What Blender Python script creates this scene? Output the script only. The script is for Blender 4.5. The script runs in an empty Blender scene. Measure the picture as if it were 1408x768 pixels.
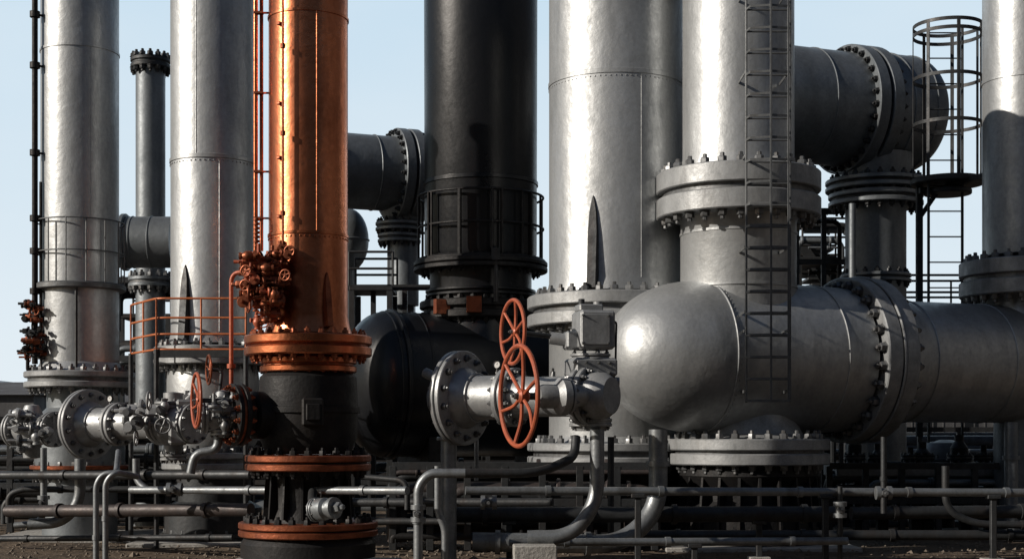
import bpy, math, random
from mathutils import Vector, Matrix
random.seed(11)
R=random.random
def U(a,b): return a+(b-a)*random.random()
F=2000.0; H=1.5
# survey helpers: bearing/elevation readings + distance -> world metres
def W(px,py,d): return Vector(((px-704)/F*d, d, H+(600-py)/F*d))
def S(n,d): return n/F*d
X=Vector((1,0,0)); Y=Vector((0,1,0)); Z=Vector((0,0,1))
scene=bpy.context.scene
# ------------------------------------------------------------------ materials
def mat(name,c1,c2,metal=0.0,r1=0.4,r2=0.6,bump=0.02,scale=2.0,streak=0.35,spec=0.5,grime=None,bscale=6.0):
    m=bpy.data.materials.new(name); m.use_nodes=True
    n=m.node_tree.nodes; l=m.node_tree.links
    b=n['Principled BSDF']; b.inputs['Metallic'].default_value=metal
    b.inputs['Specular IOR Level'].default_value=spec
    tc=n.new('ShaderNodeTexCoord')
    mp=n.new('ShaderNodeMapping'); mp.inputs['Scale'].default_value=(1,1,streak)
    l.new(tc.outputs['Object'],mp.inputs['Vector'])
    a=n.new('ShaderNodeTexNoise'); a.inputs['Scale'].default_value=scale; a.inputs['Detail'].default_value=7; a.inputs['Roughness'].default_value=0.62
    l.new(mp.outputs[0],a.inputs['Vector'])
    f=n.new('ShaderNodeTexNoise'); f.inputs['Scale'].default_value=scale*9; f.inputs['Detail'].default_value=5; f.inputs['Roughness'].default_value=0.7
    l.new(tc.outputs['Object'],f.inputs['Vector'])
    mx=n.new('ShaderNodeMath'); mx.operation='MULTIPLY_ADD'; mx.inputs[1].default_value=0.35
    l.new(f.outputs['Fac'],mx.inputs[0]); 
    ms=n.new('ShaderNodeMath'); ms.operation='MULTIPLY'; ms.inputs[1].default_value=0.65
    l.new(a.outputs['Fac'],ms.inputs[0]); l.new(ms.outputs[0],mx.inputs[2])
    cr=n.new('ShaderNodeValToRGB'); cr.color_ramp.elements[0].position=0.36; cr.color_ramp.elements[1].position=0.64
    cr.color_ramp.elements[0].color=(*c1,1); cr.color_ramp.elements[1].color=(*c2,1)
    l.new(mx.outputs[0],cr.inputs['Fac'])
    col=cr.outputs['Color']
    if grime:
        g=n.new('ShaderNodeTexNoise'); g.inputs['Scale'].default_value=1.3; g.inputs['Detail'].default_value=9; g.inputs['Roughness'].default_value=0.75
        mp2=n.new('ShaderNodeMapping'); mp2.inputs['Scale'].default_value=(2.2,2.2,0.5); mp2.inputs['Location'].default_value=(3,7,1)
        l.new(tc.outputs['Object'],mp2.inputs['Vector']); l.new(mp2.outputs[0],g.inputs['Vector'])
        gr=n.new('ShaderNodeValToRGB'); gr.color_ramp.elements[0].position=0.50; gr.color_ramp.elements[1].position=0.74
        gr.color_ramp.elements[1].color=(grime[3],)*3+(1,)
        gr.color_ramp.elements[0].color=(0,0,0,1)
        l.new(g.outputs['Fac'],gr.inputs['Fac'])
        mi=n.new('ShaderNodeMixRGB'); mi.inputs['Color2'].default_value=(*grime[:3],1)
        l.new(gr.outputs['Color'],mi.inputs['Fac']); l.new(col,mi.inputs['Color1']); col=mi.outputs['Color']
    l.new(col,b.inputs['Base Color'])
    mr=n.new('ShaderNodeMapRange'); mr.inputs['From Min'].default_value=0.35; mr.inputs['From Max'].default_value=0.65
    mr.inputs['To Min'].default_value=r2; mr.inputs['To Max'].default_value=r1
    l.new(mx.outputs[0],mr.inputs['Value']); l.new(mr.outputs[0],b.inputs['Roughness'])
    bn=n.new('ShaderNodeTexNoise'); bn.inputs['Scale'].default_value=bscale; bn.inputs['Detail'].default_value=6; bn.inputs['Roughness'].default_value=0.55
    l.new(tc.outputs['Object'],bn.inputs['Vector'])
    bp=n.new('ShaderNodeBump'); bp.inputs['Strength'].default_value=1.0; bp.inputs['Distance'].default_value=bump
    l.new(bn.outputs['Fac'],bp.inputs['Height']); l.new(bp.outputs[0],b.inputs['Normal'])
    return m
SIL=mat('aluminium_cladding',(.265,.276,.282),(.44,.452,.457),.62,.36,.56,.009,1.8,.4,grime=(.15,.155,.155,.55),bscale=5)
SILD=mat('weathered_galvanised',(.12,.135,.147),(.215,.233,.247),.55,.40,.58,.008,2.2,.5,grime=(.085,.085,.085,.5),bscale=6)
CAST=mat('grey_cast_steel',(.20,.208,.213),(.34,.35,.356),.40,.40,.60,.003,5,1,grime=(.09,.082,.075,.7),bscale=18)
COP=mat('copper_cladding',(.36,.11,.048),(.64,.225,.11),1.0,.22,.42,.007,1.9,.3,grime=(.17,.050,.025,.7),bscale=5)
COPD=mat('aged_copper',(.17,.048,.024),(.34,.105,.048),.75,.34,.58,.005,6,1,grime=(.06,.025,.018,.7),bscale=20)
BLK=mat('black_enamel',(.004,.0045,.006),(.010,.011,.013),.1,.24,.46,.004,2,.3,bscale=5,spec=.4)
BLS=mat('blackened_steel',(.006,.006,.007),(.018,.0175,.0175),.3,.45,.70,.005,6,1,grime=(.03,.02,.014,.5),bscale=20,spec=.35)
DRK=mat('dark_steel',(.020,.022,.024),(.050,.053,.056),.5,.45,.65,.004,6,1,grime=(.04,.026,.018,.6),bscale=15)
LADG=mat('ladder_steel',(.07,.074,.078),(.14,.147,.152),.5,.42,.62,.003,6,1,grime=(.06,.05,.04,.6),bscale=15)
BOLT=mat('bolt_steel',(.075,.078,.08),(.19,.195,.20),.6,.36,.56,.003,12,1,grime=(.06,.035,.02,.5))
ORG=mat('red_oxide_paint',(.28,.060,.028),(.43,.11,.050),.15,.36,.6,.003,8,1,grime=(.14,.045,.025,.7),bscale=30)
ORR=mat('orange_rail_paint',(.34,.09,.026),(.48,.145,.045),.2,.4,.6,.003,8,1,bscale=30)
GALV=mat('galvanised_pipe',(.135,.147,.157),(.265,.28,.29),.6,.36,.56,.003,5,1,grime=(.07,.06,.05,.7),bscale=20)
RUSTP=mat('brown_pipe',(.030,.026,.026),(.065,.053,.05),.4,.45,.65,.004,5,1,grime=(.06,.035,.026,.5),bscale=20)
CONC=mat('concrete',(.20,.195,.18),(.36,.35,.33),0,.8,.95,.01,5,1,grime=(.1,.09,.08,.6),bscale=30)
GRD=mat('dry_dirt',(.045,.035,.027),(.15,.112,.078),0,.9,1,.05,1.2,1,spec=.2,grime=(.03,.025,.02,.8),bscale=9)
STN=mat('gravel_stone',(.05,.042,.034),(.20,.165,.13),0,.85,.95,.01,9,1,spec=.2)
WALL=mat('corrugated_wall',(.04,.04,.044),(.08,.08,.08),.1,.6,.8,.01,1,.3)
ROOF=mat('roof_sheet',(.04,.033,.03),(.08,.065,.058),.1,.6,.8,.01,1,.3)
HILL=mat('far_ridge',(.10,.12,.13),(.14,.16,.17),0,.9,1,.3,.02,1)
DIAL=mat('gauge_dial',(.6,.6,.58),(.75,.75,.73),0,.3,.4,.0,5,1)
# ------------------------------------------------------------------ mesh builder
def frame(ax):
    ax=ax.normalized(); t=Z if abs(ax.z)<.9 else X
    u=t.cross(ax).normalized(); v=ax.cross(u).normalized()
    return u,v,ax
class M:
    def __init__(s,name,*mats): s.n=name; s.v=[]; s.f=[]; s.m=[]; s.mats=[]
    def mi(s,m):
        if m not in s.mats: s.mats.append(m)
        return s.mats.index(m)
    def add(s,vs,fs,m):
        b=len(s.v); s.v+=vs; k=s.mi(m)
        for f in fs: s.f.append([b+i for i in f]); s.m.append(k)
    def lathe(s,prof,o,ax,m,seg=48,ph=0.0):
        u,v,a=frame(ax); vs=[]; rings=[]
        for r,h in prof:
            if r<1e-6: rings.append([len(vs)]); vs.append(o+a*h)
            else:
                k=[]
                for i in range(seg):
                    t=2*math.pi*i/seg+ph; k.append(len(vs)); vs.append(o+a*h+(u*math.cos(t)+v*math.sin(t))*r)
                rings.append(k)
        fs=[]
        for p,q in zip(rings,rings[1:]):
            if len(p)==1 and len(q)==1: continue
            for i in range(seg):
                j=(i+1)%seg
                if len(p)==1: fs.append([p[0],q[j],q[i]])
                elif len(q)==1: fs.append([p[i],p[j],q[0]])
                else: fs.append([p[i],p[j],q[j],q[i]])
        s.add(vs,fs,m)
    def cyl(s,a,b,r,m,seg=16,r2=None):
        L=(b-a).length; r2=r if r2 is None else r2
        s.lathe([(0,0),(r,0),(r2,L),(0,L)],a,b-a,m,seg)
    def nut(s,o,ax,r,m,h=None):
        h=h or r*1.3
        s.lathe([(r*1.25,0),(r*1.25,h*.12),(r,h*.12),(r,h*.85),(r*.86,h),(r*.5,h),(r*.5,h*1.5),(r*.4,h*1.6),(0,h*1.6)],o,ax,m,6,ph=U(0,1))
    def disc(s,o,ax,r,t,m,seg=56):
        c=min(t*.16,.015)
        s.lathe([(0,-t/2),(r-c,-t/2),(r,-t/2+c),(r,t/2-c),(r-c,t/2),(0,t/2)],o,ax,m,seg)
    def flange(s,o,ax,r,t,n,br,m,bm,pair=True,bc=.87,up=True,dn=True,gap=.25):
        """pair of bolted rings; t = overall thickness"""
        a=ax.normalized()
        if pair:
            g=t*gap; th=(t-g)/2
            s.disc(o+a*(g/2+th/2),ax,r,th,m); s.disc(o-a*(g/2+th/2),ax,r,th,m)
            s.lathe([(r*.93,-g/2),(r*.93,g/2)],o,ax,bm,48)
        else: s.disc(o,ax,r,t,m)
        u,v,_=frame(ax)
        for i in range(n):
            q=2*math.pi*(i+.5)/n; p=o+(u*math.cos(q)+v*math.sin(q))*r*bc
            if up: s.nut(p+a*t/2,a,br,bm)
            if dn: s.nut(p-a*t/2,-a,br,bm)
    def tube(s,pts,r,m,bend=.15,seg=14,close=False):
        P=[Vector(p) for p in pts]; out=[]
        for i,p in enumerate(P):
            if i in(0,len(P)-1): out.append(p); continue
            a=(P[i-1]-p); b=(P[i+1]-p); t=min(bend,a.length*.49,b.length*.49)
            a=p+a.normalized()*t; b=p+b.normalized()*t
            for k in range(8):
                q=k/7; out.append(a*(1-q)**2+p*2*q*(1-q)+b*q*q)
        P=out; vs=[];fs=[]; d=(P[1]-P[0]).normalized(); u,v,_=frame(d)
        for i,p in enumerate(P):
            if i==0: d=(P[1]-P[0])
            elif i==len(P)-1: d=P[-1]-P[-2]
            else: d=(P[i+1]-P[i]).normalized()+(P[i]-P[i-1]).normalized()
            d.normalize(); u=(u-d*u.dot(d)).normalized(); v=d.cross(u)
            for k in range(seg):
                t=2*math.pi*k/seg; vs.append(p+(u*math.cos(t)+v*math.sin(t))*r)
        for i in range(len(P)-1):
            for k in range(seg):
                j=(k+1)%seg; fs.append([i*seg+k,i*seg+j,(i+1)*seg+j,(i+1)*seg+k])
        fs.append(list(range(seg))[::-1]); fs.append([(len(P)-1)*seg+k for k in range(seg)])
        s.add(vs,fs,m)
    def torus(s,o,ax,R_,r,m,a0=0,a1=2*math.pi,n=48,seg=8,flat=None):
        u,v,a=frame(ax); full=abs(a1-a0-2*math.pi)<1e-4; vs=[];fs=[]; N=n if full else n+1
        for i in range(N):
            t=a0+(a1-a0)*i/n; e=u*math.cos(t)+v*math.sin(t)
            for k in range(seg):
                q=2*math.pi*k/seg+math.pi/seg; fz=flat or r
                vs.append(o+e*(R_+math.cos(q)*r)+a*math.sin(q)*fz)
        for i in range(n):
            i2=(i+1)%N
            for k in range(seg):
                j=(k+1)%seg; fs.append([i*seg+k,i2*seg+k,i2*seg+j,i*seg+j])
        s.add(vs,fs,m)
    def box(s,c,sz,m,rz=0.0,bev=.008,mt=None):
        x,y,z=[q/2 for q in sz]; b=min(bev,x*.4,y*.4,z*.4); Rm=Matrix.Rotation(rz,3,'Z') if mt is None else mt
        vs=[];fs=[]
        idx={}
        for sx in(-1,1):
            for sy in(-1,1):
                for sz_ in(-1,1):
                    for k in range(3):
                        p=[sx*(x-b),sy*(y-b),sz_*(z-b)]; p[k]=[sx*x,sy*y,sz_*z][k]
                        idx[(sx,sy,sz_,k)]=len(vs); vs.append(c+Rm@Vector(p))
        def g(*a): return idx[a]
        for k in range(3):
            o=[i for i in range(3) if i!=k]
            for sg in(-1,1):
                q=[]
                for a,b2 in((-1,-1),(1,-1),(1,1),(-1,1)):
                    t=[0,0,0]; t[k]=sg; t[o[0]]=a; t[o[1]]=b2; q.append(g(*t,k))
                if (sg<0)!=(k==1): q=q[::-1]
                fs.append(q)
        for k in range(3):
            o=[i for i in range(3) if i!=k]
            for a in(-1,1):
                for b2 in(-1,1):
                    t=[0,0,0]; t[o[0]]=a; t[o[1]]=b2
                    t1=t[:];t1[k]=-1;t2=t[:];t2[k]=1
                    fs.append([g(*t1,o[0]),g(*t2,o[0]),g(*t2,o[1]),g(*t1,o[1])])
        for sx in(-1,1):
            for sy in(-1,1):
                for sz_ in(-1,1): fs.append([g(sx,sy,sz_,0),g(sx,sy,sz_,1),g(sx,sy,sz_,2)])
        s.add(vs,fs,m)
    def bar(s,a,b,w,t,m,side=None):
        """flat bar from a to b, width w along side, thickness t"""
        d=(b-a); L=d.length; d.normalize(); sd=side or X
        if abs(sd.normalized().dot(d))>.99: sd=Z if abs(d.z)<.9 else Y
        sd=(sd-d*sd.dot(d)).normalized(); n=d.cross(sd)
        s.box((a+b)/2,(w,t,L),m,mt=Matrix((sd,n,d)).transposed(),bev=.003)
    def wheel(s,o,ax,R_,r,m,n=6,hub=None):
        s.torus(o,ax,R_,r,m,n=56,seg=10); u,v,a=frame(ax); hub=hub or R_*.14
        s.lathe([(0,-hub*.9),(hub*.8,-hub*.9),(hub,-hub*.6),(hub,hub*.4),(hub*.7,hub*.7),(0,hub*.7)],o-a*R_*.08,ax,m,24)
        s.nut(o-a*R_*.08+a*hub*.7,a,hub*.45,BOLT)
        for i in range(n):
            t=2*math.pi*i/n+.3; e=u*math.cos(t)+v*math.sin(t); e2=u*math.cos(t+.12)+v*math.sin(t+.12)
            s.tube([o-a*R_*.08+e*hub*.7,o-a*R_*.09+e2*R_*.5,o+e*R_],r*.8,m,bend=R_*.35,seg=8)
    def gauge(s,o,h=.16,r=.055,ax=None):
        ax=ax or Vector((-.3,-1,0)); s.cyl(o,o+Z*h,.01,BOLT,8); s.nut(o+Z*h*.3,Z,.018,BOLT); c=o+Z*(h+r*.8); ax=ax.normalized()
        s.lathe([(0,-.02),(r,-.02),(r,.02),(r*.9,.024),(r*.88,.014)],c,ax,BLS,24); s.lathe([(r*.88,.013),(0,.013)],c,ax,DIAL,24); s.bar(c+ax*.015,c+ax*.015+Vector((.02,0,.03)),.005,.003,BLS,ax)
    def done(s,parent=None,origin=None):
        me=bpy.data.meshes.new(s.n)
        xs=[p.x for p in s.v]; ys=[p.y for p in s.v]; zs=[p.z for p in s.v]
        c=origin or Vector(((min(xs)+max(xs))/2,(min(ys)+max(ys))/2,min(zs)))
        me.from_pydata([tuple(p-c) for p in s.v],[],s.f); 
        for m in s.mats: me.materials.append(m)
        me.polygons.foreach_set('material_index',s.m)
        me.polygons.foreach_set('use_smooth',[True]*len(s.f))
        import bmesh
        bm=bmesh.new(); bm.from_mesh(me); bmesh.ops.recalc_face_normals(bm,faces=bm.faces); bm.to_mesh(me); bm.free()
        me.set_sharp_from_angle(angle=math.radians(32)); me.update()
        ob=bpy.data.objects.new(s.n,me); ob.location=c; scene.collection.objects.link(ob)
        if parent: ob.parent=parent
        return ob
def zf(py,d,rpx):   # height of a rim seen on its near side
    return H+(600-py)/F*(d-S(rpx,d))
class Col:
    """vertical turned equipment about an axis"""
    def __init__(s,m,px,d): s.m=m; s.px=px; s.d=d; s.b=Vector(((px-704)/F*d,d,0))
    def prof(s,pr,mt,seg=72): s.m.lathe([(S(r,s.d),zf(y,s.d,r)) for r,y in pr],s.b,Z,mt,seg)
    def zf(s,y,r): return zf(y,s.d,r)
    def top(s,y,r,mt,mf):
        """blind head with bolted ring at the column top"""
        s.prof([(0,y-16),(r*.5,y-14),(r*.85,y-7),(r,y+1)],mt); s.fl(y-4,y+3,r*1.1,24,3.5,mf,BOLT)
    def fl(s,y0,y1,r,n,bpx,mt,bm,**k):
        za=s.zf(y1,r); zb=s.zf(y0,r)
        s.m.flange(s.b+Z*(za+zb)/2,Z,S(r,s.d),zb-za,n,S(bpx,s.d),mt,bm,**k)
    def seam(s,y,r,mt,rivets=60,w=3):
        z=s.zf(y,r); rr=S(r,s.d)
        s.m.lathe([(rr-.002,-S(w,s.d)),(rr+.012,-S(w,s.d)*.8),(rr+.012,S(w,s.d)*.8),(rr-.002,S(w,s.d))],s.b+Z*z,Z,mt,72)
        for i in range(rivets):
            t=2*math.pi*i/rivets; e=Vector((math.cos(t),math.sin(t),0))
            for dz in(-S(w+3,s.d),):
                s.m.lathe([(.013,0),(.010,.008),(0,.011)],s.b+Z*(z+dz)+e*(rr-.001),e,mt,6)
    def weld(s,ang,y0,y1,r,mt):
        """longitudinal weld bead"""
        p,e=s.at(ang,y0,r); q,_=s.at(ang,y1,r); s.m.cyl(q-e*.004,p-e*.004,.009,mt,8)
    def at(s,ang,y,r):
        """point on surface; ang 0 faces the camera, + to the right"""
        e=Vector((math.sin(ang),-math.cos(ang),0)); return s.b+e*S(r,s.d)+Z*s.zf(y,r), e
    def rib(s,ang,y0,y1,r,w,mt):  # pointed gusset; its dark material stands in for the shade cast there
        p,e=s.at(ang,y1,r); h=s.zf(y0,r)-s.zf(y1,r); ww=S(w,s.d)
        side=Z.cross(e); 
        pr=[(-.5,0),(-.5,.62),(-.38,.82),(-.16,.95),(0,1),(.16,.95),(.38,.82),(.5,.62),(.5,0)]
        vs=[p+side*a*ww+Z*b*h-e*.03 for a,b in pr]+[p+side*a*ww*.8+Z*b*h*.985+e*(.02+.09*(1-b)) for a,b in pr]
        n=len(pr); fs=[list(range(n,2*n))]+[[i,i+1,n+i+1,n+i] for i in range(n-1)]
        s.m.add(vs,fs,mt)
    def railing(s,y0,y1,r,n,mt,tr=.018,mid=1,plate=True,pm=None,gap=.0):
        rr=S(r,s.d); z0=s.zf(y1,r); z1=s.zf(y0,r)
        for k in range(mid+2):
            s.m.torus(s.b+Z*(z0+(z1-z0)*k/(mid+1)),Z,rr,tr,mt,n=64)
        for i in range(n):
            t=2*math.pi*i/n+.2; e=Vector((math.cos(t),math.sin(t),0)); s.m.cyl(s.b+e*rr+Z*z0,s.b+e*rr+Z*z1,tr,mt,8)
        if plate: s.m.disc(s.b+Z*(z0-.04),Z,rr*1.04,.09,pm or mt)
TH=math.radians(22); AX=Vector((math.cos(TH),math.sin(TH),0))
def along(o,px,ax=AX):
    k=(px-704)/F; return (k*o.y-o.x)/(ax.x-k*ax.y)
def cluster(m,px,py,w,h,d,n,mats,sz=1.0):
    for i in range(n):
        p=W(px+U(-w,w),py+U(-h,h),d+U(-.25,.2)); mt=random.choice(mats); a=random.choice([X,Y,Z,X+Y*.5,-Y,-X])
        k=random.random(); q=U(.036,.062)*sz
        if k<.35:
            m.lathe([(0,-q*1.6),(q*.7,-q*1.6),(q*.7,-q*1.2),(q*.5,-q*1.1),(q,-q*.3),(q,q*.3),(q*.5,q*1.1),(q*.7,q*1.2),(q*.7,q*1.6),(0,q*1.6)],p,a,mt,16)
        elif k<.6: m.nut(p,a,q*.9,mt,q*1.6); m.nut(p,-a,q*.7,mt,q*1.8)
        elif k<.72: m.wheel(p,a,q*1.5,q*.2,mt,4)
        else:
            m.cyl(p-a.normalized()*q*2,p+a.normalized()*q*2.5,q*.35,mt,10); m.disc(p,a,q*1.1,q*.5,mt,12)
TOP=-62
# ================================================================== COLUMNS
# --- left column
m=M('silver_process_column'); c=Col(m,110,22)
c.prof([(52,TOP),(52,496),(60,508)],SIL); c.top(TOP,52,SIL,CAST); c.seam(60,52,SIL,0,2); c.seam(392,52.5,CAST,0,3); c.weld(.55,60,296,52,SIL)
c.fl(508,531,74,26,4.2,CAST,BOLT); c.prof([(44,532),(44,560),(60,575),(60,640),(50,655),(50,740)],SILD)
c.fl(640,655,66,20,4,COPD,BOLT); c.prof([(78,748),(78,770)],DRK)
c.railing(298,386,59,14,LADG,.011,1,pm=LADG)
m.cyl(*[c.at(.2,y,56)[0] for y in(530,395)],S(2,22),DRK,8)
m.done()
# --- left slim pole with control valves
m=M('vertical_drain_line'); d=21.6
m.cyl(W(48,430,d),W(48,-150,d),S(4,d),BLS,12); m.cyl(W(56,470,d),W(56,250,d),S(2,d),BLS,10)
for y in(20,90,210,300,345,400): m.cyl(W(48,y+4,d),W(48,y-4,d),S(7,d),BLS,12); m.bar(W(48,y,d),W(48,y,d)+Vector((.25,.18,0)),.03,.03,BLS,Z)
cluster(m,46,454,11,40,d,70,[BLS,DRK,COPD],.95)
m.tube([W(48,430,d),W(48,500,d)],S(4,d),BLS,); m.tube([W(38,470,d),W(38,510,d),W(60,512,21.8)],S(2.5,d),BLS,.05)
m.done()
# --- slim stack
m=M('slim_vent_stack'); c=Col(m,207,25)
c.prof([(0,86),(20,86),(20,600),(26,760)],SILD,40); c.fl(74,88,27,14,4,DRK,DRK,gap=.2); c.fl(378,392,30,14,4,SILD,BOLT)
m.done()
m=M('crossover_pipe'); o=W(150,333,23.5)
m.lathe([(0,0),(S(35,23.5),0),(S(35,23.5),S(90,23.5)),(0,S(90,23.5))],o,X,SILD,48)
for q in(28,34,60): m.torus(o+X*S(q,23.5),X,S(35,23.5),.012,SILD)
m.disc(o+X*S(22,23.5),X,S(39,23.5),.08,SILD); m.done()
# --- second column
m=M('silver_process_column'); c=Col(m,293,21)
c.prof([(57.5,TOP),(57,455),(60,470)],SIL); c.top(TOP,57.5,SIL,CAST); c.seam(213,57.5,SIL,56,3); c.weld(-.2,TOP,213,57.5,SIL); c.weld(.35,213,455,57.2,SIL)
c.fl(473,499,80,26,4.5,CAST,BOLT); c.prof([(60,498),(63,520),(63,600),(52,622)],SIL); c.fl(622,646,70,24,4.5,CAST,BOLT)
c.prof([(50,646),(50,690),(66,700),(66,735)],DRK); c.fl(735,752,72,20,4,DRK,BOLT); c.rib(-.48,362,470,57,14,DRK)  # rib coloured dark to carry its cast shade
m.done()
# --- orange guard railing + platform at second column
m=M('orange_guard_railing')
pts=[W(180,415,22.6),W(180,415,20.6),W(215,411,19.6),W(338,410,19.6)]
zt=W(0,410,19.6).z; zb=W(0,480,19.6).z
P=[Vector((p.x,p.y,0)) for p in pts]
for f in(1,.62,.3,0): m.tube([p+Z*(zb+(zt-zb)*f) for p in P],.015,ORR,.15,10)
for i in range(3):
    a,b=P[i],P[i+1]; n=max(1,int((b-a).length/.42))
    for k in range(n+1): q=a.lerp(b,k/n); m.cyl(q+Z*(zb-.02),q+Z*(zt),.014,ORR,8)
m.bar(P[2]+Z*(zb-.06),P[3]+Z*(zb-.06),.10,.03,DRK,Z); m.bar(P[0]+Z*(zb-.06),P[1]+Z*(zb-.06),.12,.03,ORR,Z)
for q in(P[1],P[2],P[3],P[0]): m.cyl(q,q+Z*zb,.035,DRK,10)
m.done()
DC=16.7   # distance of the copper column
m=M('orange_riser_pipe'); d=DC+.2; m.tube([W(318,560,d),W(318,374,d),W(352,374,d-.1)],S(3,d),ORG,.13)
for y in(530,500): m.cyl(W(318,y,d),W(318,y+6,d),S(6,d),ORG,12)
m.done()
# --- copper column
m=M('copper_process_column'); c=Col(m,424,DC)
c.prof([(54,TOP),(54,430),(57,446),(60,455)],COP,96); c.top(TOP,54,COP,COP); c.seam(318,54,COP,50,2.2); c.seam(12,54,COP,0,2); c.weld(.35,12,318,54,COP)
c.fl(456,485,87,26,4.2,COP,COPD,gap=.10); c.fl(488,509,66,20,3.4,COP,COPD,up=False,gap=.15)
c.prof([(58,508),(66,516),(68,560),(67,600),(58,624)],BLS,64)
c.prof([(58,556),(71,558),(71,566),(58,568)],BLS,64)
c.fl(626,648,86,24,5,COPD,BLS,gap=.12); c.prof([(56,646),(50,665),(50,700),(58,722)],BLS,64)
for i in range(14): 
    t=i*2*math.pi/14; e=Vector((math.sin(t),-math.cos(t),0)); m.bar(c.b+e*S(55,DC)+Z*c.zf(715,60),c.b+e*S(51,DC)+Z*c.zf(655,60),.12,.03,BLS,e)
c.fl(722,742,95,26,5,COPD,BLS,gap=.1); c.prof([(86,742),(92,752),(92,772)],BLS,64)
c.rib(.6,372,448,54,10,COPD)
p,e=c.at(.22,566,67); m.box(p,(.24,.14,.31),BLS,.22,.02); m.box(p+e*.08,(.155,.05,.185),BLS,.22,.015)
for y in(30,140,215,296):
    p,e=c.at(-.62,y,54); m.box(p+e*.015,(.05,.05,.035),COPD,-.6)
nd=Vector((-.86,-.5,0)).normalized(); no=c.b+Z*W(0,570,DC-.4).z
m.lathe([(S(32,DC),.2),(S(32,DC),.66),(S(26,DC),.70),(S(26,DC),.80)],no,nd,BLS,40)
m.flange(no+nd*.86,nd,S(42,DC),.14,14,.030,BLS,COPD)
m.done()
# small side pipes of the copper column
m=M('copper_instrument_lines'); d=DC-.1
m.tube([W(351.5,-60,d),W(351.5,345,d)],S(3.2,d),COP,seg=12); m.tube([W(359.5,-60,d+.05),W(359.5,345,d)],S(2.6,d),COPD,seg=12)
m.tube([W(389,-60,DC-.5),W(389,350,DC-.5),W(376,364,d-.3)],S(1.7,d),COPD,.08,10)
for y in(18,128,236,300):
    m.box(W(355.5,y,d),(.11,.07,.03),COPD); m.bar(W(360,y,d),W(374,y,d+.1),.022,.02,COPD,Z)
for y in(60,180,290): m.cyl(W(389,y,DC-.5),W(389,y+6,DC-.5),S(3.4,d),COPD,10)
d=DC-.3
for i in range(7): m.cyl(W(352.5,300+i*6,d),W(352.5,303+i*6,d),S(4.6,d),COPD,12)
cluster(m,360,385,26,38,d-.25,120,[COPD,COPD,ORG,COPD],1.0); cluster(m,362,425,12,18,d-.2,26,[COPD,ORG],.9)
cluster(m,392,345,8,8,d-.25,12,[COPD],.8)
for px in(344,352,368,380): m.tube([W(px,345,d-.2),W(px,425,d-.2)],S(2.2,d),COPD,seg=10)
m.tube([W(335,362,d-.25),W(396,362,d-.3)],.026,COPD); m.tube([W(335,398,d-.25),W(388,398,d-.3)],.026,COPD)
for px,py in((338,372),(337,392),(398,345),(392,378)): m.wheel(W(px,py,d-.5),Vector((-.3,-1,0)),S(7,d),.010,COPD,5)
m.done()
# --- black column and black vessel
DB=24.0
m=M('black_process_column'); c=Col(m,661,DB)
c.prof([(78,TOP),(77,340),(74,352),(70,362),(70,430),(80,470)],BLK,96); c.top(TOP,78,BLK,BLS); c.seam(240,78,BLK,0,3)
c.fl(350,364,92,30,3,BLS,BLS,gap=.1); c.fl(408,434,84,26,4,BLS,BLS,gap=.2); c.fl(392,402,76,0,3,BLK,BLS)
c.railing(258,348,86,12,BLS,.020,1,plate=True)
for t in(-.9,-.3,.35,.9):
    p,e=c.at(t,258,86); q,_=c.at(t,350,86); m.bar(p,q,.07,.03,BLS,e)
p,e=c.at(-.08,418,86); m.box(p,(.24,.1,.26),COPD); p,e=c.at(-.62,420,86); m.box(p,(.26,.1,.24),COPD,.5)
p,e=c.at(.25,415,80); m.tube([p+e*.1,p+e*.1+Z*.8,p+Z*.9-e*.1],.04,DRK,.1); m.box(p+e*.1+Z*.75,(.14,.14,.2),DRK)
m.done()
m=M('black_pressure_vessel'); o=Vector((W(661,0,DB).x,DB,W(0,527,DB-1).z)); r=1.16
t0=along(o,525); 
pr=[]
for i in range(15):
    a=i/14*math.pi/2; pr.append((r*math.sin(a)**.9,t0-.62*math.cos(a)))
pr+=[(r,t0+4.6),(0,t0+4.8)]
m.lathe(pr,o,AX,BLK,72); m.torus(o+AX*t0,AX,r,.02,BLK,n=72); m.torus(o+AX*(t0+.5),AX,r,.015,BLK,n=72)
m.disc(o+AX*(t0+.12),AX,r+.05,.07,BLK,72)
for t in(t0+.7,t0+2.8): m.box(o+AX*t-Z*1.3,(.35,1.6,1.5),BLS,TH)
m.done()
# --- large silver column centre
m=M('silver_process_column'); DM=21.5; c=Col(m,847,DM)
c.prof([(92,TOP),(92,380),(96,396)],SIL,110); c.top(TOP,92,SIL,CAST); c.seam(96,92,SIL,84,3.5); c.weld(.3,96,380,92,SIL)
c.fl(397,441,122,34,5.5,CAST,BOLT,gap=.2); c.prof([(96,440),(92,452),(92,600),(100,612)],SIL); c.fl(609,640,122,34,5,CAST,BOLT)
c.prof([(100,640),(100,700),(112,735)],BLS); c.rib(-.4,266,395,92,15,DRK)  # dark rib colour has the gusset's shade put into it
m.done()
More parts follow.
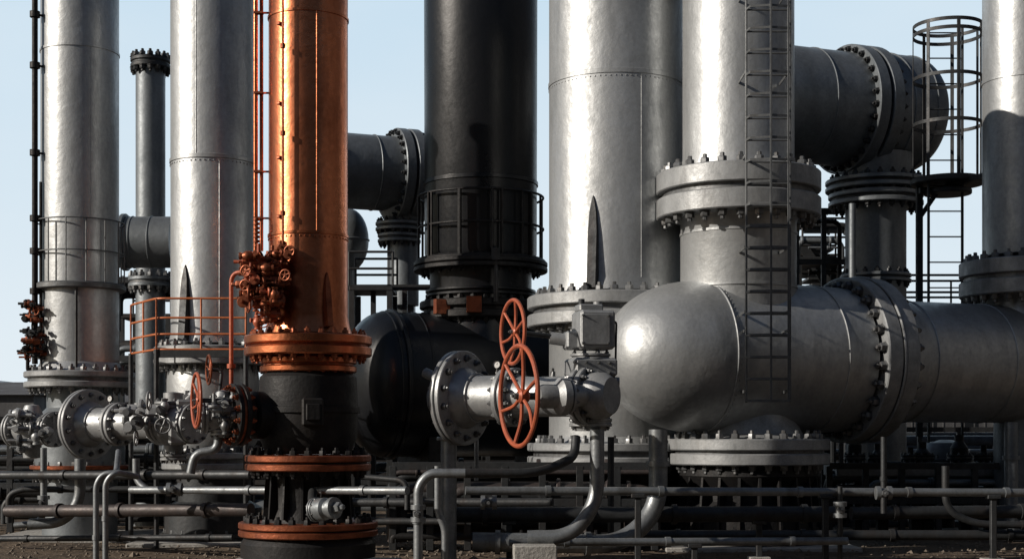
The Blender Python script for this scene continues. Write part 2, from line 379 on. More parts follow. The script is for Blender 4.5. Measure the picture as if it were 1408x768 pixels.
# --- main tower with ladder, standing through vessel
DT=20.5
m=M('silver_tower'); c=Col(m,1015,DT)
c.prof([(76,TOP),(76,204),(80,222)],SIL,96); c.top(TOP,76,SIL,CAST)
c.fl(219,284,112,26,6.2,CAST,BOLT,gap=.14,bc=.89); c.prof([(84,283),(79,296),(79,420)],SIL,96); c.seam(312,79,SIL,0,2); c.seam(388,79.5,SIL,0,2)
c2=Col(m,1029,DT)
c2.prof([(60,545),(62,575),(74,596),(90,603)],CAST); c2.fl(603,640,110,28,5.5,CAST,BOLT,gap=.12)
c2.prof([(95,640),(96,655),(82,675),(82,690),(96,705),(96,735)],BLS)
for i in range(22):
    t=i*2*math.pi/22; e=Vector((math.sin(t),-math.cos(t),0)); m.bar(c2.b+e*.94+Z*c2.zf(735,96),c2.b+e*.86+Z*c2.zf(645,90),.2,.04,BLS,e)
c2.fl(735,756,108,26,5,BLS,BLS); m.done()
# --- main horizontal vessel
m=M('silver_pressure_vessel'); o=Vector((c.b.x,DT,2.61)); r=1.055
ts=along(o,962); L=1.39; pr=[]
for i in range(25):
    a=i/24*math.pi/2; pr.append((r*math.sin(a)**.86,ts-L*math.cos(a)**.96))
t1=along(o,1150); t2=along(o,1200); r2=.895
pr+=[(r,t1-.45),(r*.985,t1)]
m.lathe(pr,o,AX,SIL,120)
m.torus(o+AX*ts,AX,r+.002,.014,SIL,n=96); 
for i in range(90):
    t=2*math.pi*i/90; u,v,a=frame(AX); e=u*math.cos(t)+v*math.sin(t); m.lathe([(.012,0),(.009,.007),(0,.010)],o+AX*(ts+.05)+e*r,e,SIL,6)
m.torus(o+AX*(t1-.5),AX,r+.002,.012,SIL,n=96)
fo=o+AX*((t1+t2)/2)
m.flange(fo,AX,1.20,.52,26,.066,CAST,BOLT,gap=.10,bc=.90)
m.torus(fo,AX,1.205,.02,CAST,n=72)
m.lathe([(1.0,t2+.05),(.95,t2+.3),(r2,t2+.45),(r2,t2+5.5),(0,t2+5.5)],o,AX,SIL,96)
m.torus(o+AX*(t2+.5),AX,r2,.014,SIL,n=96); m.torus(o+AX*(t2+1.9),AX,r2,.014,SIL,n=96)
m.done()
# --- far-right column on the vessel
m=M('silver_process_column'); tr=along(o,1408); cb=o+AX*tr; c=Col(m,1408,cb.y)
c.prof([(55,TOP),(55,345)],SIL,72); c.top(TOP,55,SIL,CAST); c.fl(350,400,86,26,5.5,CAST,BOLT,gap=.14); c.prof([(57,400),(58,420),(72,450)],SIL)
c.prof([(40,560),(40,760)],SILD); c.seam(100,55,SIL,0,2)
m.done()
# --- access ladder on tower
m=M('access_ladder'); d=DT-1.40
x0=W(1026,0,d).x; x1=W(1086,0,d).x; xm=(x0+x1)/2; zb=W(0,553,d).z; zt=W(0,TOP-20,d).z
for x in(x0,x1): m.bar(Vector((x,d,zb)),Vector((x,d,zt)),.022,.075,LADG)
z=zb+.02
while z<zt:
    m.cyl(Vector((x0,d,z)),Vector((x1,d,z)),.013,LADG,8)
    pts=[Vector((x0-.01,d,z)),Vector((xm-.26,d-.16,z)),Vector((xm,d-.22,z)),Vector((xm+.26,d-.16,z)),Vector((x1+.01,d,z))]
    for a,b in zip(pts,pts[1:]): m.bar(a,b,.032,.008,LADG,Z)
    z+=.285
for dx,dy in((0,-.228),(.24,-.170)): m.bar(Vector((xm+dx*.99,d+dy,zb)),Vector((xm+dx*.99,d+dy,zt)),.028,.008,LADG)
for z in(zb+.15,zb+1.2,2.9,4.0,5.2,6.3,7.4):
    for x in(x0,x1): m.bar(Vector((x,d+.03,z)),Vector((x,DT-.65 if z>3.4 else DT-.9,z)),.04,.012,LADG,Z)
m.done()
# --- upper right crossover header
m=M('overhead_header_pipe'); o=W(1150,150,26); r=S(77,26)
ta=along(o,1040); tf=along(o,1175); tg=along(o,1240); te=along(o,1296)
m.lathe([(0,ta),(r,ta),(r,tf)],o,AX,SILD,80); m.torus(o+AX*along(o,1108),AX,r,.015,SILD,n=80)
m.flange(o+AX*tf,AX,S(88,26),.52,30,.05,SILD,DRK,gap=.12,bc=.92); 
rr=S(81,26); pr=[(rr,tf+.2),(rr,tg)]
for i in range(1,11):
    a=i/10*math.pi/2; pr.append((rr*math.cos(a)**.7,tg+(te-tg)*.62*math.sin(a)))
m.lathe(pr,o,AX,SILD,80); m.torus(o+AX*tg,AX,rr,.015,SILD,n=80); m.torus(o+AX*(tf+.55),AX,rr,.02,SILD,n=80)
m.done()
hb=o+AX*along(o,1205)
m=M('header_support_column'); c=Col(m,1204,hb.y-.1)
c.prof([(52,205),(48,236)],SILD,48); c.fl(236,252,68,22,4,SILD,DRK); c.fl(256,274,64,22,4,SILD,DRK,up=False)
c.prof([(44,272),(41,285),(41,745)],SILD,48); c.fl(372,384,48,16,3.5,SILD,DRK); m.cyl(W(1172,280,hb.y-1),W(1172,410,hb.y-1),.06,SILD)
m.done()
# --- mid-left overhead header
m=M('overhead_header_pipe'); o=W(520,238,27); r=S(51,27)
m.lathe([(0,along(o,400)),(r,along(o,400)),(r,along(o,556))],o,AX,SILD,64); m.torus(o+AX*along(o,512),AX,r,.014,SILD,n=64)
m.flange(o+AX*along(o,556),AX,S(63,27),.42,26,.045,SILD,DRK,gap=.12,bc=.92)
m.lathe([(r,along(o,560)),(r,along(o,700))],o,AX,SILD,64)
m.tube([W(556,240,27.3),W(556,420,27.3)],S(20,27),SILD,seg=32); m.lathe([(S(20,27),0),(S(40,27),.5),(S(40,27),.7)],W(556,318,27.3),Z,SILD,40)
m.flange(W(549,312,27.3),Z,S(33,27),.16,16,.04,SILD,DRK); m.flange(W(549,328,27.3),Z,S(30,27),.16,16,.04,SILD,DRK)
m.box(W(552,385,27.5),(.5,.5,1.6),SILD); m.done()
m=M('spherical_knockout_drum'); o=W(480,330,28); r=S(27,28)
m.lathe([(r*math.sin(i/16*math.pi)+1e-5*(i%16>0),-r*1.6*math.cos(i/16*math.pi)) if 0<i<16 else (0,-r*1.6*math.cos(i/16*math.pi)) for i in range(17)],o,Z,SILD,40)
m.torus(o,Z,r,.02,SILD); m.flange(o-Z*.05,X+Y*.3,r*.98,.12,16,.03,SILD,DRK); m.cyl(o-Z*.5,Vector((o.x,o.y,0)),.15,SILD); m.done()
# --- caged ladder platform right
m=M('caged_ladder'); d=24.2; cx=W(1303,0,d).x; rr=S(46,d); cc=Vector((cx,d,0))
z0=W(0,242,d-rr).z; z1=W(0,26,d-rr).z
for y in(24,36,98,162): m.torus(cc+Z*W(0,y,d-rr).z,Z,rr,.012,DRK,n=40,seg=4,flat=.04)
for i in range(7):
    t=i*2*math.pi/7+.25; e=Vector((math.cos(t),math.sin(t),0)); m.bar(cc+e*rr+Z*z0,cc+e*rr+Z*z1,.06,.014,DRK,Z.cross(e))
m.disc(cc+Z*z0,Z,rr*1.08,.10,DRK); m.disc(cc+Z*(z0-.17),Z,rr*.7,.08,DRK)
xa=W(1272,0,d).x; xb=W(1318,0,d).x; zl=W(0,640,d).z
for x in(xa,xb): m.bar(Vector((x,d-.2,zl)),Vector((x,d-.2,z1)),.03,.07,DRK)
z=zl
while z<z1: m.cyl(Vector((xa,d-.2,z)),Vector((xb,d-.2,z)),.012,DRK,8); z+=.42
m.bar(W(1264,250,d+.2),W(1264,600,d+.2),.10,.10,DRK); m.bar(W(1264,262,d),W(1286,262,d),.1,.1,DRK,Z); m.bar(W(1264,300,d+.2),W(1290,262,d),.07,.07,DRK,Y)
m.bar(cc+Z*(z0-.05),Vector((W(1405,0,22.5).x,22.5,z0-.05)),.08,.1,DRK,Z)
m.done()
# ================================================================== VALVE TRAINS
def train(m,o,dr,k,wheelm=ORG):
    """blind flange, reducer, pipe, isolating flanges along dr; k = size factor"""
    m.flange(o,dr,.55*k,.13*k,14,.036*k,CAST,BOLT,gap=.12,bc=.84)
    m.lathe([(.36*k,.06*k),(.34*k,.12*k),(.28*k,.2*k),(.255*k,.3*k),(.25*k,.62*k)],o,dr,SIL,48)
    m.torus(o+dr*.24*k,dr,.275*k,.015*k,CAST)
    m.flange(o+dr*.70*k,dr,.335*k,.16*k,12,.03*k,CAST,BOLT,gap=.15)
    m.lathe([(.26*k,.76*k),(.235*k,.86*k),(.225*k,1.0*k),(.225*k,1.55*k),(.26*k,1.62*k)],o,dr,SIL,48)
    m.flange(o+dr*1.66*k,dr,.32*k,.15*k,12,.03*k,CAST,BOLT,gap=.15)
    m.gauge(o+dr*.5*k+Z*.24*k,.1,.045); m.nut(o+dr*1.25*k+Z*.22*k,Z,.03,BOLT,.06)
dr=Vector((math.cos(math.radians(33)),-math.sin(math.radians(33)),0))
m=M('motorised_valve'); o=W(634,547,16.9); train(m,o,dr,1.0)
m.lathe([(.2,-.35),(.25,-.06)],o,dr,CAST,32); m.cyl(o+Vector((-.42,.1,.3)),o+Vector((-.30,.0,.24)),.06,CAST)
a=o+dr*1.82; k=S(1,a.y)
m.lathe([(.0,-.20),(.22,-.20),(.25,-.12),(.26,0),(.25,.1),(.2,.18),(0,.18)],a,dr,CAST,32)
A=W(812,0,a.y+.25); A.z=0
def zy(y): return W(0,y,a.y).z
def vl(pr,mt=CAST,seg=40): m.lathe([(r*k,zy(y)) for r,y in pr],A,Z,mt,seg)
vl([(0,592),(22,592),(24,586),(29,584),(29,578),(24,576),(25,560),(27,545),(26,534),(34,531),(36,529),(36,522),(34,520),(0,520)])
m.flange(A+Z*zy(525),Z,37*k,.09,10,.022,CAST,BOLT,gap=.2); m.flange(A+Z*zy(580),Z,30*k,.09,8,.02,CAST,BOLT,gap=.2)
m.box(A+Z*zy(504)+X*.0,(62*k,58*k,26*k),CAST,.25,.03); m.flange(A+Z*zy(489),Z,28*k,.07,8,.02,CAST,BOLT)
m.box(A+Z*zy(452)+X*.03,(50*k,52*k,54*k),CAST,.22,.03); m.box(A+Z*zy(452)+Vector((.045,-.21,0)),(40*k,.03,42*k),CAST,.22,.01)
for dx in(-1,1):
    for dz_ in(-1,1): m.nut(A+Z*(zy(452)+dz_*.15)+Vector((.045+dx*.14,-.225+dx*.03,0)),-Y,.012,BOLT)
for dx in(-.19,-.06,.08,.2):
    m.nut(A+Z*(zy(504))+Vector((dx,-.235+dx*.22,.05)),-Y,.015,BOLT); m.nut(A+Z*(zy(504))+Vector((dx,-.235+dx*.22,-.06)),-Y,.015,BOLT)
m.box(A+Z*zy(421)+X*-.02,(34*k,30*k,10*k),CAST,.22,.015); m.cyl(A+Z*zy(420)-X*.1,A+Z*zy(408)-X*.1,.035,DRK); m.cyl(A+Z*zy(420)+X*.08,A+Z*zy(412)+X*.08,.05,CAST)
m.tube([A+Z*zy(440)+Vector((.2,-.1,0)),A+Z*zy(440)+Vector((.28,-.1,0)),A+Z*zy(500)+Vector((.27,-.1,0)),A+Z*zy(540)+Vector((.22,-.1,0))],.012,BLS,.06,8)
m.cyl(A+Z*zy(470),A+Z*zy(462)-X*.45,.07,CAST,20); m.box(A+Z*zy(466)-X*.18,(.22,.22,.2),CAST,.2,.02)
w1=W(705,456,a.y+.1); m.cyl(w1,A+Z*zy(462)-X*.3,.03,DRK,12)
wn=Vector((-.93,-.37,0))
m.wheel(w1,wn,S(44,a.y),.022,ORG,6)
w2=W(713,544,a.y-.5); m.wheel(w2,wn,S(69,a.y-.5),.026,ORG,6)
m.cyl(w2,w2-wn*.55,.04,DRK,14); m.lathe([(0,.0),(.11,0),(.13,.06),(.13,.2),(.2,.25),(.2,.33),(.0,.34)],w2-wn*.22,-wn,CAST,28); m.cyl(w2-wn*.5,a,.12,CAST,24)
m.flange(w2-wn*.56,wn,.19,.08,8,.018,CAST,BOLT)
m.lathe([(0,0),(.1,0),(.1,.10),(.12,.11),(.12,.14),(0,.16)],A+Z*zy(548)+X*.12,X,CAST,20)
m.cyl(A+Z*zy(523)+X*.2,A+Z*zy(523)+X*.32,.05,CAST)
m.done()
m=M('valve_support_post'); b=W(617,600,16.9); m.cyl(Vector((b.x,b.y,0)),b+Z*.1,S(11,16.9),GALV,24); m.disc(Vector((b.x,b.y,.02)),Z,.2,.05,GALV,24); m.disc(b-Z*.02,Z,.14,.04,GALV,24); m.done()
# left gate valve
m=M('gate_valve'); o=W(121,583,19.6); train(m,o,dr,.86); a=o+dr*1.62
m.lathe([(0,-.3),(.2,-.3),(.24,-.2),(.30,0),(.24,.22),(.2,.3),(0,.3)],a,dr,CAST,32); a0=Vector((a.x,a.y,0)); 
def zz(y): return W(0,y,a.y).z
m.lathe([(0,zz(632)),(.10,zz(632)),(.12,zz(612)),(.2,zz(605)),(.22,zz(560)),(.13,zz(552)),(.13,zz(540)),(0,zz(538))],a0,Z,CAST,32)
m.flange(a0+Z*zz(556),Z,.24,.08,10,.02,CAST,BOLT); m.flange(a0+Z*zz(628),Z,.17,.08,8,.02,CAST,BOLT)
m.flange(a+dr*.34,dr,.26,.1,10,.022,CAST,BOLT); m.box(a+Vector((.2,-.1,.18)),(.3,.28,.26),CAST,.3,.03); m.box(a+Vector((.1,-.2,-.12)),(.24,.2,.3),CAST,.3,.03)
m.box(a+Vector((-.22,-.05,.12)),(.2,.26,.22),CAST,.1,.03); m.cyl(a+Vector((.2,-.1,.3)),a+Vector((.32,-.1,.42)),.06,CAST); m.nut(a+Vector((.2,-.1,.3)),Z,.06,BOLT)
m.cyl(a+Vector((.3,-.1,.1)),a+Vector((.55,-.12,.12)),.05,CAST); m.disc(a+Vector((.5,-.12,.12)),X,.10,.04,CAST,20)
cluster(m,200,575,28,28,a.y-.25,18,[CAST,CAST,BOLT],1.4)
m.done()
m=M('gate_valve'); o=W(44,590,20.6); 
m.lathe([(0,-.32),(.16,-.3),(.24,-.1),(.24,.1),(.16,.3),(.2,.5),(0,.5)],o,dr,CAST,28); m.flange(o-dr*.3,dr,.27,.1,10,.022,CAST,BOLT); m.flange(o+dr*.45,dr,.25,.1,10,.022,CAST,BOLT)
m.lathe([(0,-.42),(.12,-.4),(.14,-.1),(.16,.2),(.1,.34),(0,.36)],o,Z,CAST,24); m.box(o+Vector((-.05,-.15,.1)),(.28,.2,.3),CAST,.4,.03); cluster(m,44,592,24,26,20.3,24,[CAST,BOLT,CAST],1.4); m.done()
# handwheel valve next to copper base
m=M('handwheel_valve'); d=16.3; o=W(306,572,d)
m.lathe([(0,-.26),(.13,-.26),(.18,-.1),(.18,.1),(.12,.22),(.15,.36),(0,.36)],o,Vector((.9,.3,0)),CAST,28)
m.lathe([(0,-.24),(.1,-.23),(.12,0),(.11,.2),(.07,.28),(0,.3)],o,Z,CAST,24); m.flange(o+Z*.18,Z,.15,.06,8,.016,CAST,BOLT); m.flange(o-Z*.18,Z,.14,.06,8,.016,CAST,BOLT)
m.flange(o+Vector((-.2,-.06,0)),Vector((.9,.3,0)),.19,.08,10,.018,CAST,BOLT)
w=W(270,550,d-.3); m.wheel(w,wn,S(37,d-.3),.018,ORG,6); m.cyl(w,w-wn*.4,.026,DRK); 
w=W(287,508,d+.3); m.wheel(w,wn,S(20,d+.3),.012,COPD,5); m.tube([w,w-wn*.15,W(300,560,d+.1)],.02,DRK,.08)
cluster(m,305,565,18,24,d-.1,16,[CAST,BOLT],1.0)
m.tube([W(300,592,d),W(300,618,d),W(268,622,d),W(262,650,d)],S(6,d),GALV,.12)
m.done()
# ================================================================== FOREGROUND PIPEWORK
def clamp(m,p,ax,r,mt=GALV): m.lathe([(r,-.03),(r*1.28,-.03),(r*1.28,.03),(r,.03)],p,ax,mt,20)
def pipe(name,pts,rp,mt,bend=.2,clamps=(),legs=()):
    m=M(name); P=[W(*p) for p in pts]; d=pts[0][2]; m.tube(P,S(rp,d),mt,bend,20)
    for a,b in zip(P,P[1:]):
        L=(b-a).length
        if L>.8:
            n=int(L/1.6)+1
            for i in range(n):
                q=(i+.5+U(-.2,.2))/n
                clamp(m,a.lerp(b,q),b-a,S(rp,d),mt)
    for px in legs:
        for u,v in zip(P,P[1:]):
            x=(px-704)/F*u.y
            if min(u.x,v.x)<=x<=max(u.x,v.x) and abs(u.z-v.z)<.1:
                q=(x-u.x)/(v.x-u.x+1e-9); c=u.lerp(v,q); m.box(Vector((c.x,c.y,c.z/2-S(rp,d)*.5)),(.07,.07,max(.05,c.z-S(rp,d))),DRK); m.box(Vector((c.x,c.y,.03)),(.25,.25,.06),CONC); m.box(c-Z*S(rp,d),(.16,.12,.05),DRK)
    return m.done()
pipe('drain_pipe',[(821,590,15.9),(821,690,15.9),(785,738,15.8),(725,738,15.8)],10,GALV,.45)
m=M('concrete_footing'); m.box(Vector((W(735,0,15.6).x,15.6,W(0,748,15.6).z-.17)),(.46,.36,.34),CONC,.05,.012); m.done()
pipe('drain_pipe',[(905,590,17.2),(905,700,17.2),(855,748,17.0),(760,746,16.9),(650,744,16.9)],13,GALV,.5)
pipe('process_pipe',[(575,775,15.4),(575,668,15.4),(590,650,15.4),(640,650,15.4)],6.5,GALV,.22)
pipe('process_pipe',[(640,650,15.4),(742,650,15.5),(790,628,15.8),(792,600,15.9)],6.5,DRK,.3)
pipe('process_pipe',[(602,640,16.0),(602,705,16.0),(612,725,16.0),(612,790,16.0)],5,GALV,.2)
pipe('process_pipe',[(640,674,16.4),(1480,677,17.4)],6,GALV,.2,legs=(1150,1400,880))
pipe('process_pipe',[(604,707,17.2),(1150,706,17.6)],11,DRK,.2,legs=(700,1050))
pipe('process_pipe',[(700,745,16.2),(1165,743,16.8)],5.5,GALV,.2,legs=(960,))
pipe('process_pipe',[(1155,668,16.9),(1155,768,16.9)],3.5,DRK)
pipe('process_pipe',[(870,735,18.5),(1480,735,18.5)],7,DRK,.2)
pipe('process_pipe',[(1170,705,19),(1480,702,19.5)],9,DRK,.2)
pipe('process_pipe',[(180,673,18.0),(560,674,15.6)],5,GALV,.2,legs=())
pipe('process_pipe',[(-60,653,20.2),(345,652,17.6)],5.5,DRK,.2)
pipe('process_pipe',[(10,702,19.4),(345,700,17.4)],8,RUSTP,.2,legs=(60,280))
pipe('process_pipe',[(60,615,19.5),(60,718,19.5),(20,722,19.5)],4.5,GALV,.2)
pipe('process_pipe',[(110,630,19.3),(110,690,19.3),(85,718,19.3),(40,720,19.3)],7.5,GALV,.4)
pipe('process_pipe',[(132,775,17.4),(132,665,17.4),(142,650,17.4),(160,650,17.4),(163,620,17.8)],4,GALV,.2)
pipe('process_pipe',[(145,775,17.2),(145,662,17.2),(158,648,17.2),(190,655,17.4)],4,GALV,.2)
pipe('process_pipe',[(187,630,18.3),(187,660,18.3),(205,675,18.2)],5,GALV,.2)
pipe('process_pipe',[(12,718,19.8),(12,680,19.8),(30,672,19.8),(340,672,19.8)],4.5,DRK,.2)
pipe('process_pipe',[(350,716,19.6),(640,716,19.0)],5,DRK,.2)
pipe('process_pipe',[(480,690,19.2),(760,690,18.4)],6,DRK,.2)
pipe('process_pipe',[(655,600,17.9),(655,660,17.9)],3,GALV)
pipe('process_pipe',[(1390,580,21),(1390,740,21)],9,SILD); 
pipe('process_pipe',[(0,740,20),(320,738,19)],4,DRK)
pipe('process_pipe',[(500,640,18.6),(500,655,18.6),(560,660,18.4),(560,700,18.4)],4,DRK,.15)
pipe('process_pipe',[(1215,600,18.6),(1215,705,18.6)],4,DRK); pipe('process_pipe',[(1300,640,18.4),(1300,700,18.4),(1340,720,18.4),(1480,722,18.4)],5,DRK,.2)
pipe('process_pipe',[(840,600,17.8),(840,735,17.8)],4.5,DRK)
m=M('inline_pipe_valve'); o=W(446,699,15.5); a=Vector((.8,-.6,.1)).normalized()
m.lathe([(0,-.16),(.10,-.16),(.12,-.1),(.12,.02),(.09,.05),(.09,.1),(.115,.11),(.115,.16),(0,.17)],o,a,GALV,24); m.nut(o+a*.16,a,.06,GALV); m.flange(o-a*.12,a,.13,.05,8,.014,GALV,BOLT); m.tube([o-a*.1,o-a*.1+Vector((-.1,.3,.08)),W(430,676,16.2)],.05,DRK,.1); m.done()
for px,py,d in((672,690,16.3),(1215,677,16.9),(60,690,19.3),(575,705,15.4),(1155,700,16.7),(240,672,17.5)):
    m=M('line_fitting'); p=W(px,py,d); m.lathe([(0,-.09),(.08,-.09),(.08,-.04),(.055,-.04),(.055,.04),(.08,.04),(.08,.09),(0,.09)],p,Z if px in(60,575,1155) else X,GALV,16); m.nut(p,-Y,.045,BOLT,.1); m.done()
# ================================================================== BACKGROUND RACKS
def rack(name,px0,px1,y0,y1,d0,d1,n,mats,legs=True,rr=(.03,.12)):
    m=M(name)
    for i in range(n):
        d=U(d0,d1); y=U(y0,y1); a=px0+U(0,.35)*(px1-px0) if R()<.5 else px0; b=px1-U(0,.35)*(px1-px0) if R()<.5 else px1
        r=U(*rr); mt=random.choice(mats); P=[W(a,y,d),W(b,y,d)]
        if R()<.55:
            q=P[1].copy(); q.z=max(.1,q.z-U(.3,1.4)); P.append(q)
        if R()<.45:
            q=P[0].copy(); q.z=max(.1,q.z-U(.3,1.4)); P.insert(0,q)
        m.tube(P,r,mt,r*3.5,12)
        for k in range(3): 
            c=W(a,y,d).lerp(W(b,y,d),U(.05,.95))
            m.disc(c,X,r*1.6,r*.7,mt,16)
    if legs:
        k=int((px1-px0)/55)+1
        for i in range(k+1):
            px=px0+(px1-px0)*i/k
            for d in(d0,d1):
                p=W(px,y0,d); m.bar(Vector((p.x,d,0)),p,.09,.09,DRK)
        for d in(d0,d1):
            for y in(y0,(y0+y1)/2): m.bar(W(px0,y,d),W(px1,y,d),.1,.08,DRK,Z)
    return m.done()
rack('pipe_rack',470,600,395,600,25.8,28,16,[DRK,SILD,BLS])
rack('pipe_rack',160,345,385,600,25,27,14,[DRK,SILD,BLS])
rack('pipe_rack',1095,1170,290,430,27,29,12,[DRK,BLS,SILD],rr=(.02,.06))
rack('pipe_rack',1140,1440,640,735,22.3,26,22,[DRK,BLS,SILD,RUSTP],rr=(.04,.13))
rack('pipe_rack',540,900,640,740,19.3,20.2,16,[DRK,BLS,RUSTP],rr=(.04,.1))
rack('pipe_rack',-40,340,600,735,22.8,25,26,[DRK,BLS,SILD,RUSTP],rr=(.03,.09))
rack('pipe_rack',-300,1750,590,735,30,34,40,[DRK,BLS,SILD],rr=(.05,.2))
def platform(name,px0,px1,ytop,yfl,d,dep,mt,down=0):
    m=M(name); a=W(px0,yfl,d); b=W(px1,yfl,d); zt=W(0,ytop,d).z
    m.box(Vector(((a.x+b.x)/2,d+dep/2,a.z-.05)),(b.x-a.x,dep,.08),mt)
    for y in(d,d+dep):
        for z in(zt,(zt+a.z)/2): m.cyl(Vector((a.x,y,z)),Vector((b.x,y,z)),.022,mt,8)
        n=max(1,int((b.x-a.x)/.8))
        for i in range(n+1):
            x=a.x+(b.x-a.x)*i/n; m.cyl(Vector((x,y,a.z)),Vector((x,y,zt)),.02,mt,8)
        for x in(a.x+.05,b.x-.05): m.bar(Vector((x,y,0)),Vector((x,y,a.z-.1)),.1,.1,mt)
    return m.done()
platform('access_platform',480,540,346,392,25.5,1,DRK); platform('access_platform',1095,1168,300,352,28,1.2,DRK)
platform('access_platform',1200,1460,378,425,27,1,DRK); platform('access_platform',163,235,382,430,26,1,DRK)
m=M('steel_stair'); 
for i in range(14):
    p=W(1100+i*5,330+i*8,30); m.box(p,(.9,.9,.05),DRK)
m.bar(W(1098,330,29.5),W(1172,440,29.5),.2,.04,DRK,Z); m.done()
# low equipment skid right
m=M('equipment_skid'); a=W(1145,646,23); b=W(1480,646,23)
m.box(Vector(((a.x+b.x)/2,23.2,a.z)),(b.x-a.x,1.0,.2),CAST,bev=.02)
for i in range(9):
    x=a.x+.3+(b.x-a.x-.5)*i/8+U(-.15,.15); m.bar(Vector((x,22.9,0)),Vector((x,22.9,a.z-.1)),.16,.16,BLS)
    h=U(.15,.6); rr=U(.07,.2)
    m.lathe([(0,0),(rr,0),(rr,h*.7),(rr*.5,h),(rr*.5,h+.1),(0,h+.1)],Vector((x,23.2,a.z+.1)),Z,random.choice([DRK,BLS]),20); m.flange(Vector((x,23.2,a.z+.2)),Z,rr+.06,.08,10,.02,DRK,BOLT)
m.done()
m=M('inline_strainer'); o=W(1300,610,24)
m.lathe([(0,0),(.4,0),(.42,.1),(.42,.3),(.3,.5),(.1,.55),(0,.55)],Vector((o.x,o.y,.9)),Z,SILD,32); m.cyl(Vector((o.x,o.y,0)),Vector((o.x,o.y,.9)),.15,DRK); m.flange(Vector((o.x,o.y,1.1)),Z,.48,.1,16,.03,SILD,BOLT); m.done()
for px,d,s in((110,22,2.2),(293,21,2.0),(424,DC,2.0),(661,DB,2.6),(847,DM,3.0),(1029,DT,2.6),(1408,22.35,2.2)):
    m=M('concrete_plinth'); m.box(Vector(((px-704)/F*d,d,.0)),(s,s,.07),CONC,0,.02); m.done()
# ================================================================== SETTING
bpy.ops.mesh.primitive_grid_add(x_subdivisions=120,y_subdivisions=120,size=1)
g=bpy.context.object; g.name='ground'
for v in g.data.vertices:
    x=v.co.x*2; y=v.co.y*2
    v.co.x=math.copysign(abs(x)**3,x)*1500+x*20; v.co.y=math.copysign(abs(y)**3,y)*1500+y*20+20
    rr=math.hypot(v.co.x,v.co.y-20); v.co.z=-.02+ (random.uniform(-.02,.02) if rr<60 else 0)
g.data.materials.append(GRD)
m=M('gravel')
for i in range(3600):
    y=U(15,24); x=U(-.37,.37)*y; r=U(.008,.035)*(1 if R()<.95 else 2); p=Vector((x,y,-.005))
    vs=[p+Vector((r*U(.7,1.3),0,0)),p+Vector((0,r*U(.7,1.3),0)),p+Vector((-r*U(.7,1.3),0,0)),p+Vector((0,-r*U(.7,1.3),0)),p+Vector((r*U(-.3,.3),r*U(-.3,.3),r*U(.5,1)))]
    m.add(vs,[[0,1,4],[1,2,4],[2,3,4],[3,0,4]],STN)
m.done()
def shed(name,x,y,w,dp,h,mt=WALL):
    m=M(name); m.box(Vector((x,y,h/2)),(w,dp,h),mt)
    vs=[Vector((x+a*(w/2+.3),y+b*(dp/2+.3),h+c)) for a,b,c in((-1,-1,0),(1,-1,0),(1,1,0),(-1,1,0),(-1,0,h*.25),(1,0,h*.25))]
    m.add(vs,[[0,1,5,4],[2,3,4,5],[0,4,3],[1,2,5],[0,3,2,1]],ROOF)
    for i in range(int(w/4)):
        for sy in(-1,1): m.box(Vector((x-w/2+2+i*4,y+sy*(dp/2+.02),h*.55)),(1.6,.06,h*.3),BLK)
    for i in range(int(w/1.0)):
        for sy in(-1,1): m.box(Vector((x-w/2+.5+i,y+sy*(dp/2+.01),h*.3)),(.12,.10,h*.58),mt)
    m.done()
shed('low_warehouse',-40,80,32,14,3.6); shed('low_warehouse',60,150,60,20,5); shed('low_warehouse',5,190,60,20,5); shed('low_warehouse',-70,200,70,20,6)
shed('unseen_sky_blocker_rear',12,-26,78,16,17);  # unseen block added behind the camera to cut sky fill and darken reflections
m=M('unseen_sky_blocker_right'); m.box(Vector((34,18,9)),(16,70,18),WALL)  # unseen block added off to the right, shuts out skylight for darker shade sides
for i in range(16): m.box(Vector((25.95,-15+i*4.4,9)),(.2,.3,17.6),WALL); m.box(Vector((25.97,-13+i*4.4,10)),(.1,2.0,4),BLK)
m.done()
m=M('storage_tank'); m.lathe([(4,0),(4,4),(3.5,4.5),(0,4.9)],Vector((-31,85,0)),Z,SILD,48); m.done()
m=M('distant_ridge'); vs=[];fs=[]
for i in range(200):
    x=-1100+i*11; h=8+6*math.sin(i*.11)+4*math.sin(i*.31+1)+U(0,2); vs+=[Vector((x,1150,-1)),Vector((x,1150,h)),Vector((x,1250,h*1.1)),Vector((x,1260,-1))]
for i in range(199):
    for k in range(3): fs.append([i*4+k,i*4+4+k,i*4+5+k,i*4+1+k])
m.add(vs,fs,HILL); m.done()
# ================================================================== LIGHT / WORLD / CAMERA
sd=Vector((-.93,-.353,.45)).normalized(); el=math.asin(sd.z)
w=bpy.data.worlds.new("World"); scene.world=w; w.use_nodes=True
n=w.node_tree.nodes; l=w.node_tree.links; bg=n['Background']; sky=n.new('ShaderNodeTexSky'); sky.sky_type='NISHITA'; sky.sun_disc=False
sky.sun_elevation=el; sky.sun_rotation=math.atan2(sd.x,sd.y)%(2*math.pi); sky.air_density=1.0; sky.dust_density=1.0; sky.ozone_density=1.5
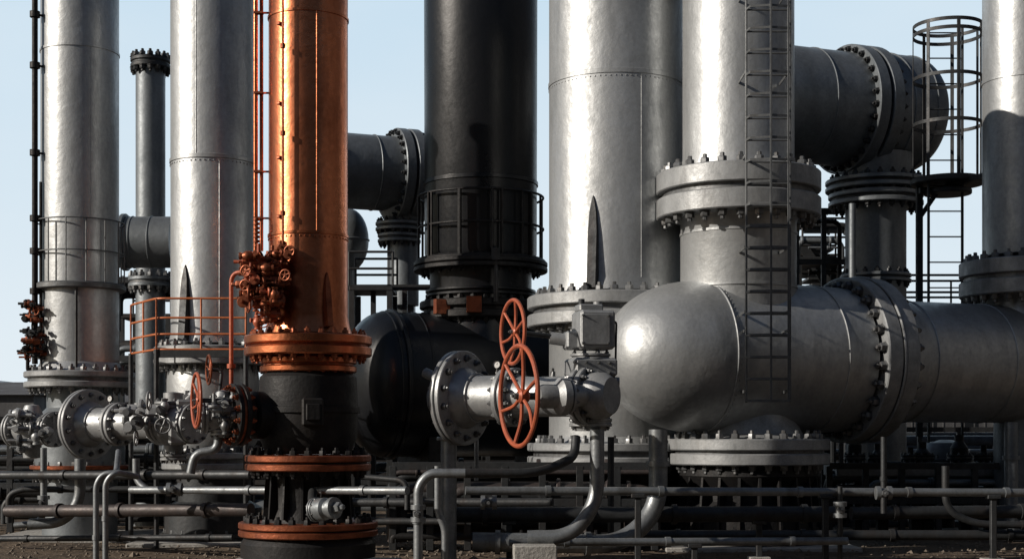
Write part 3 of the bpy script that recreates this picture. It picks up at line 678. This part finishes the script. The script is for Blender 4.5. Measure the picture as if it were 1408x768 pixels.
# bright thin haze bank over the northern part of the sky
tc=n.new('ShaderNodeTexCoord'); sep=n.new('ShaderNodeSeparateXYZ'); l.new(tc.outputs['Generated'],sep.inputs[0])
mr=n.new('ShaderNodeMapRange'); mr.interpolation_type='SMOOTHSTEP'; mr.inputs['From Min'].default_value=.60; mr.inputs['From Max'].default_value=.92
l.new(sep.outputs['Y'],mr.inputs['Value'])
hz=n.new('ShaderNodeValToRGB'); hz.color_ramp.elements[0].position=0; hz.color_ramp.elements[0].color=(.78,.86,.91,1); hz.color_ramp.elements[1].position=.38; hz.color_ramp.elements[1].color=(.53,.71,.86,1)
l.new(sep.outputs['Z'],hz.inputs['Fac'])
cn=n.new('ShaderNodeTexNoise'); cn.inputs['Scale'].default_value=2.5; cn.inputs['Detail'].default_value=6; mpp=n.new('ShaderNodeMapping'); mpp.inputs['Scale'].default_value=(1,1,4)
l.new(tc.outputs['Generated'],mpp.inputs[0]); l.new(mpp.outputs[0],cn.inputs['Vector'])
cm=n.new('ShaderNodeMapRange'); cm.inputs['From Min'].default_value=.4; cm.inputs['From Max'].default_value=.75; cm.inputs['To Max'].default_value=.4
l.new(cn.outputs['Fac'],cm.inputs['Value'])
h2=n.new('ShaderNodeMixRGB'); h2.inputs['Color2'].default_value=(.80,.87,.92,1); l.new(cm.outputs[0],h2.inputs['Fac']); l.new(hz.outputs['Color'],h2.inputs['Color1'])
sc=n.new('ShaderNodeVectorMath'); sc.operation='SCALE'; sc.inputs['Scale'].default_value=1/.05; l.new(h2.outputs['Color'],sc.inputs[0])
mm=n.new('ShaderNodeMixRGB'); l.new(mr.outputs[0],mm.inputs['Fac']); l.new(sky.outputs[0],mm.inputs['Color1']); l.new(sc.outputs[0],mm.inputs['Color2'])
l.new(mm.outputs[0],bg.inputs['Color']); bg.inputs['Strength'].default_value=.05
L=bpy.data.lights.new('sun','SUN'); L.energy=5.0; L.angle=math.radians(.5); L.color=(1,.915,.81)
so=bpy.data.objects.new('sun',L); scene.collection.objects.link(so); so.rotation_euler=sd.to_track_quat('Z','Y').to_euler(); so.location=(-20,-10,20)
cam=bpy.data.cameras.new('camera'); co=bpy.data.objects.new('camera',cam); scene.collection.objects.link(co)
co.location=(0,0,H); co.rotation_euler=(math.radians(90),0,0); cam.sensor_width=36; cam.lens=F/1408*36; cam.shift_y=(600-384)/1408
cam.clip_end=5000; scene.camera=co
scene.view_settings.view_transform='Standard'; scene.view_settings.look='None'; scene.view_settings.exposure=0
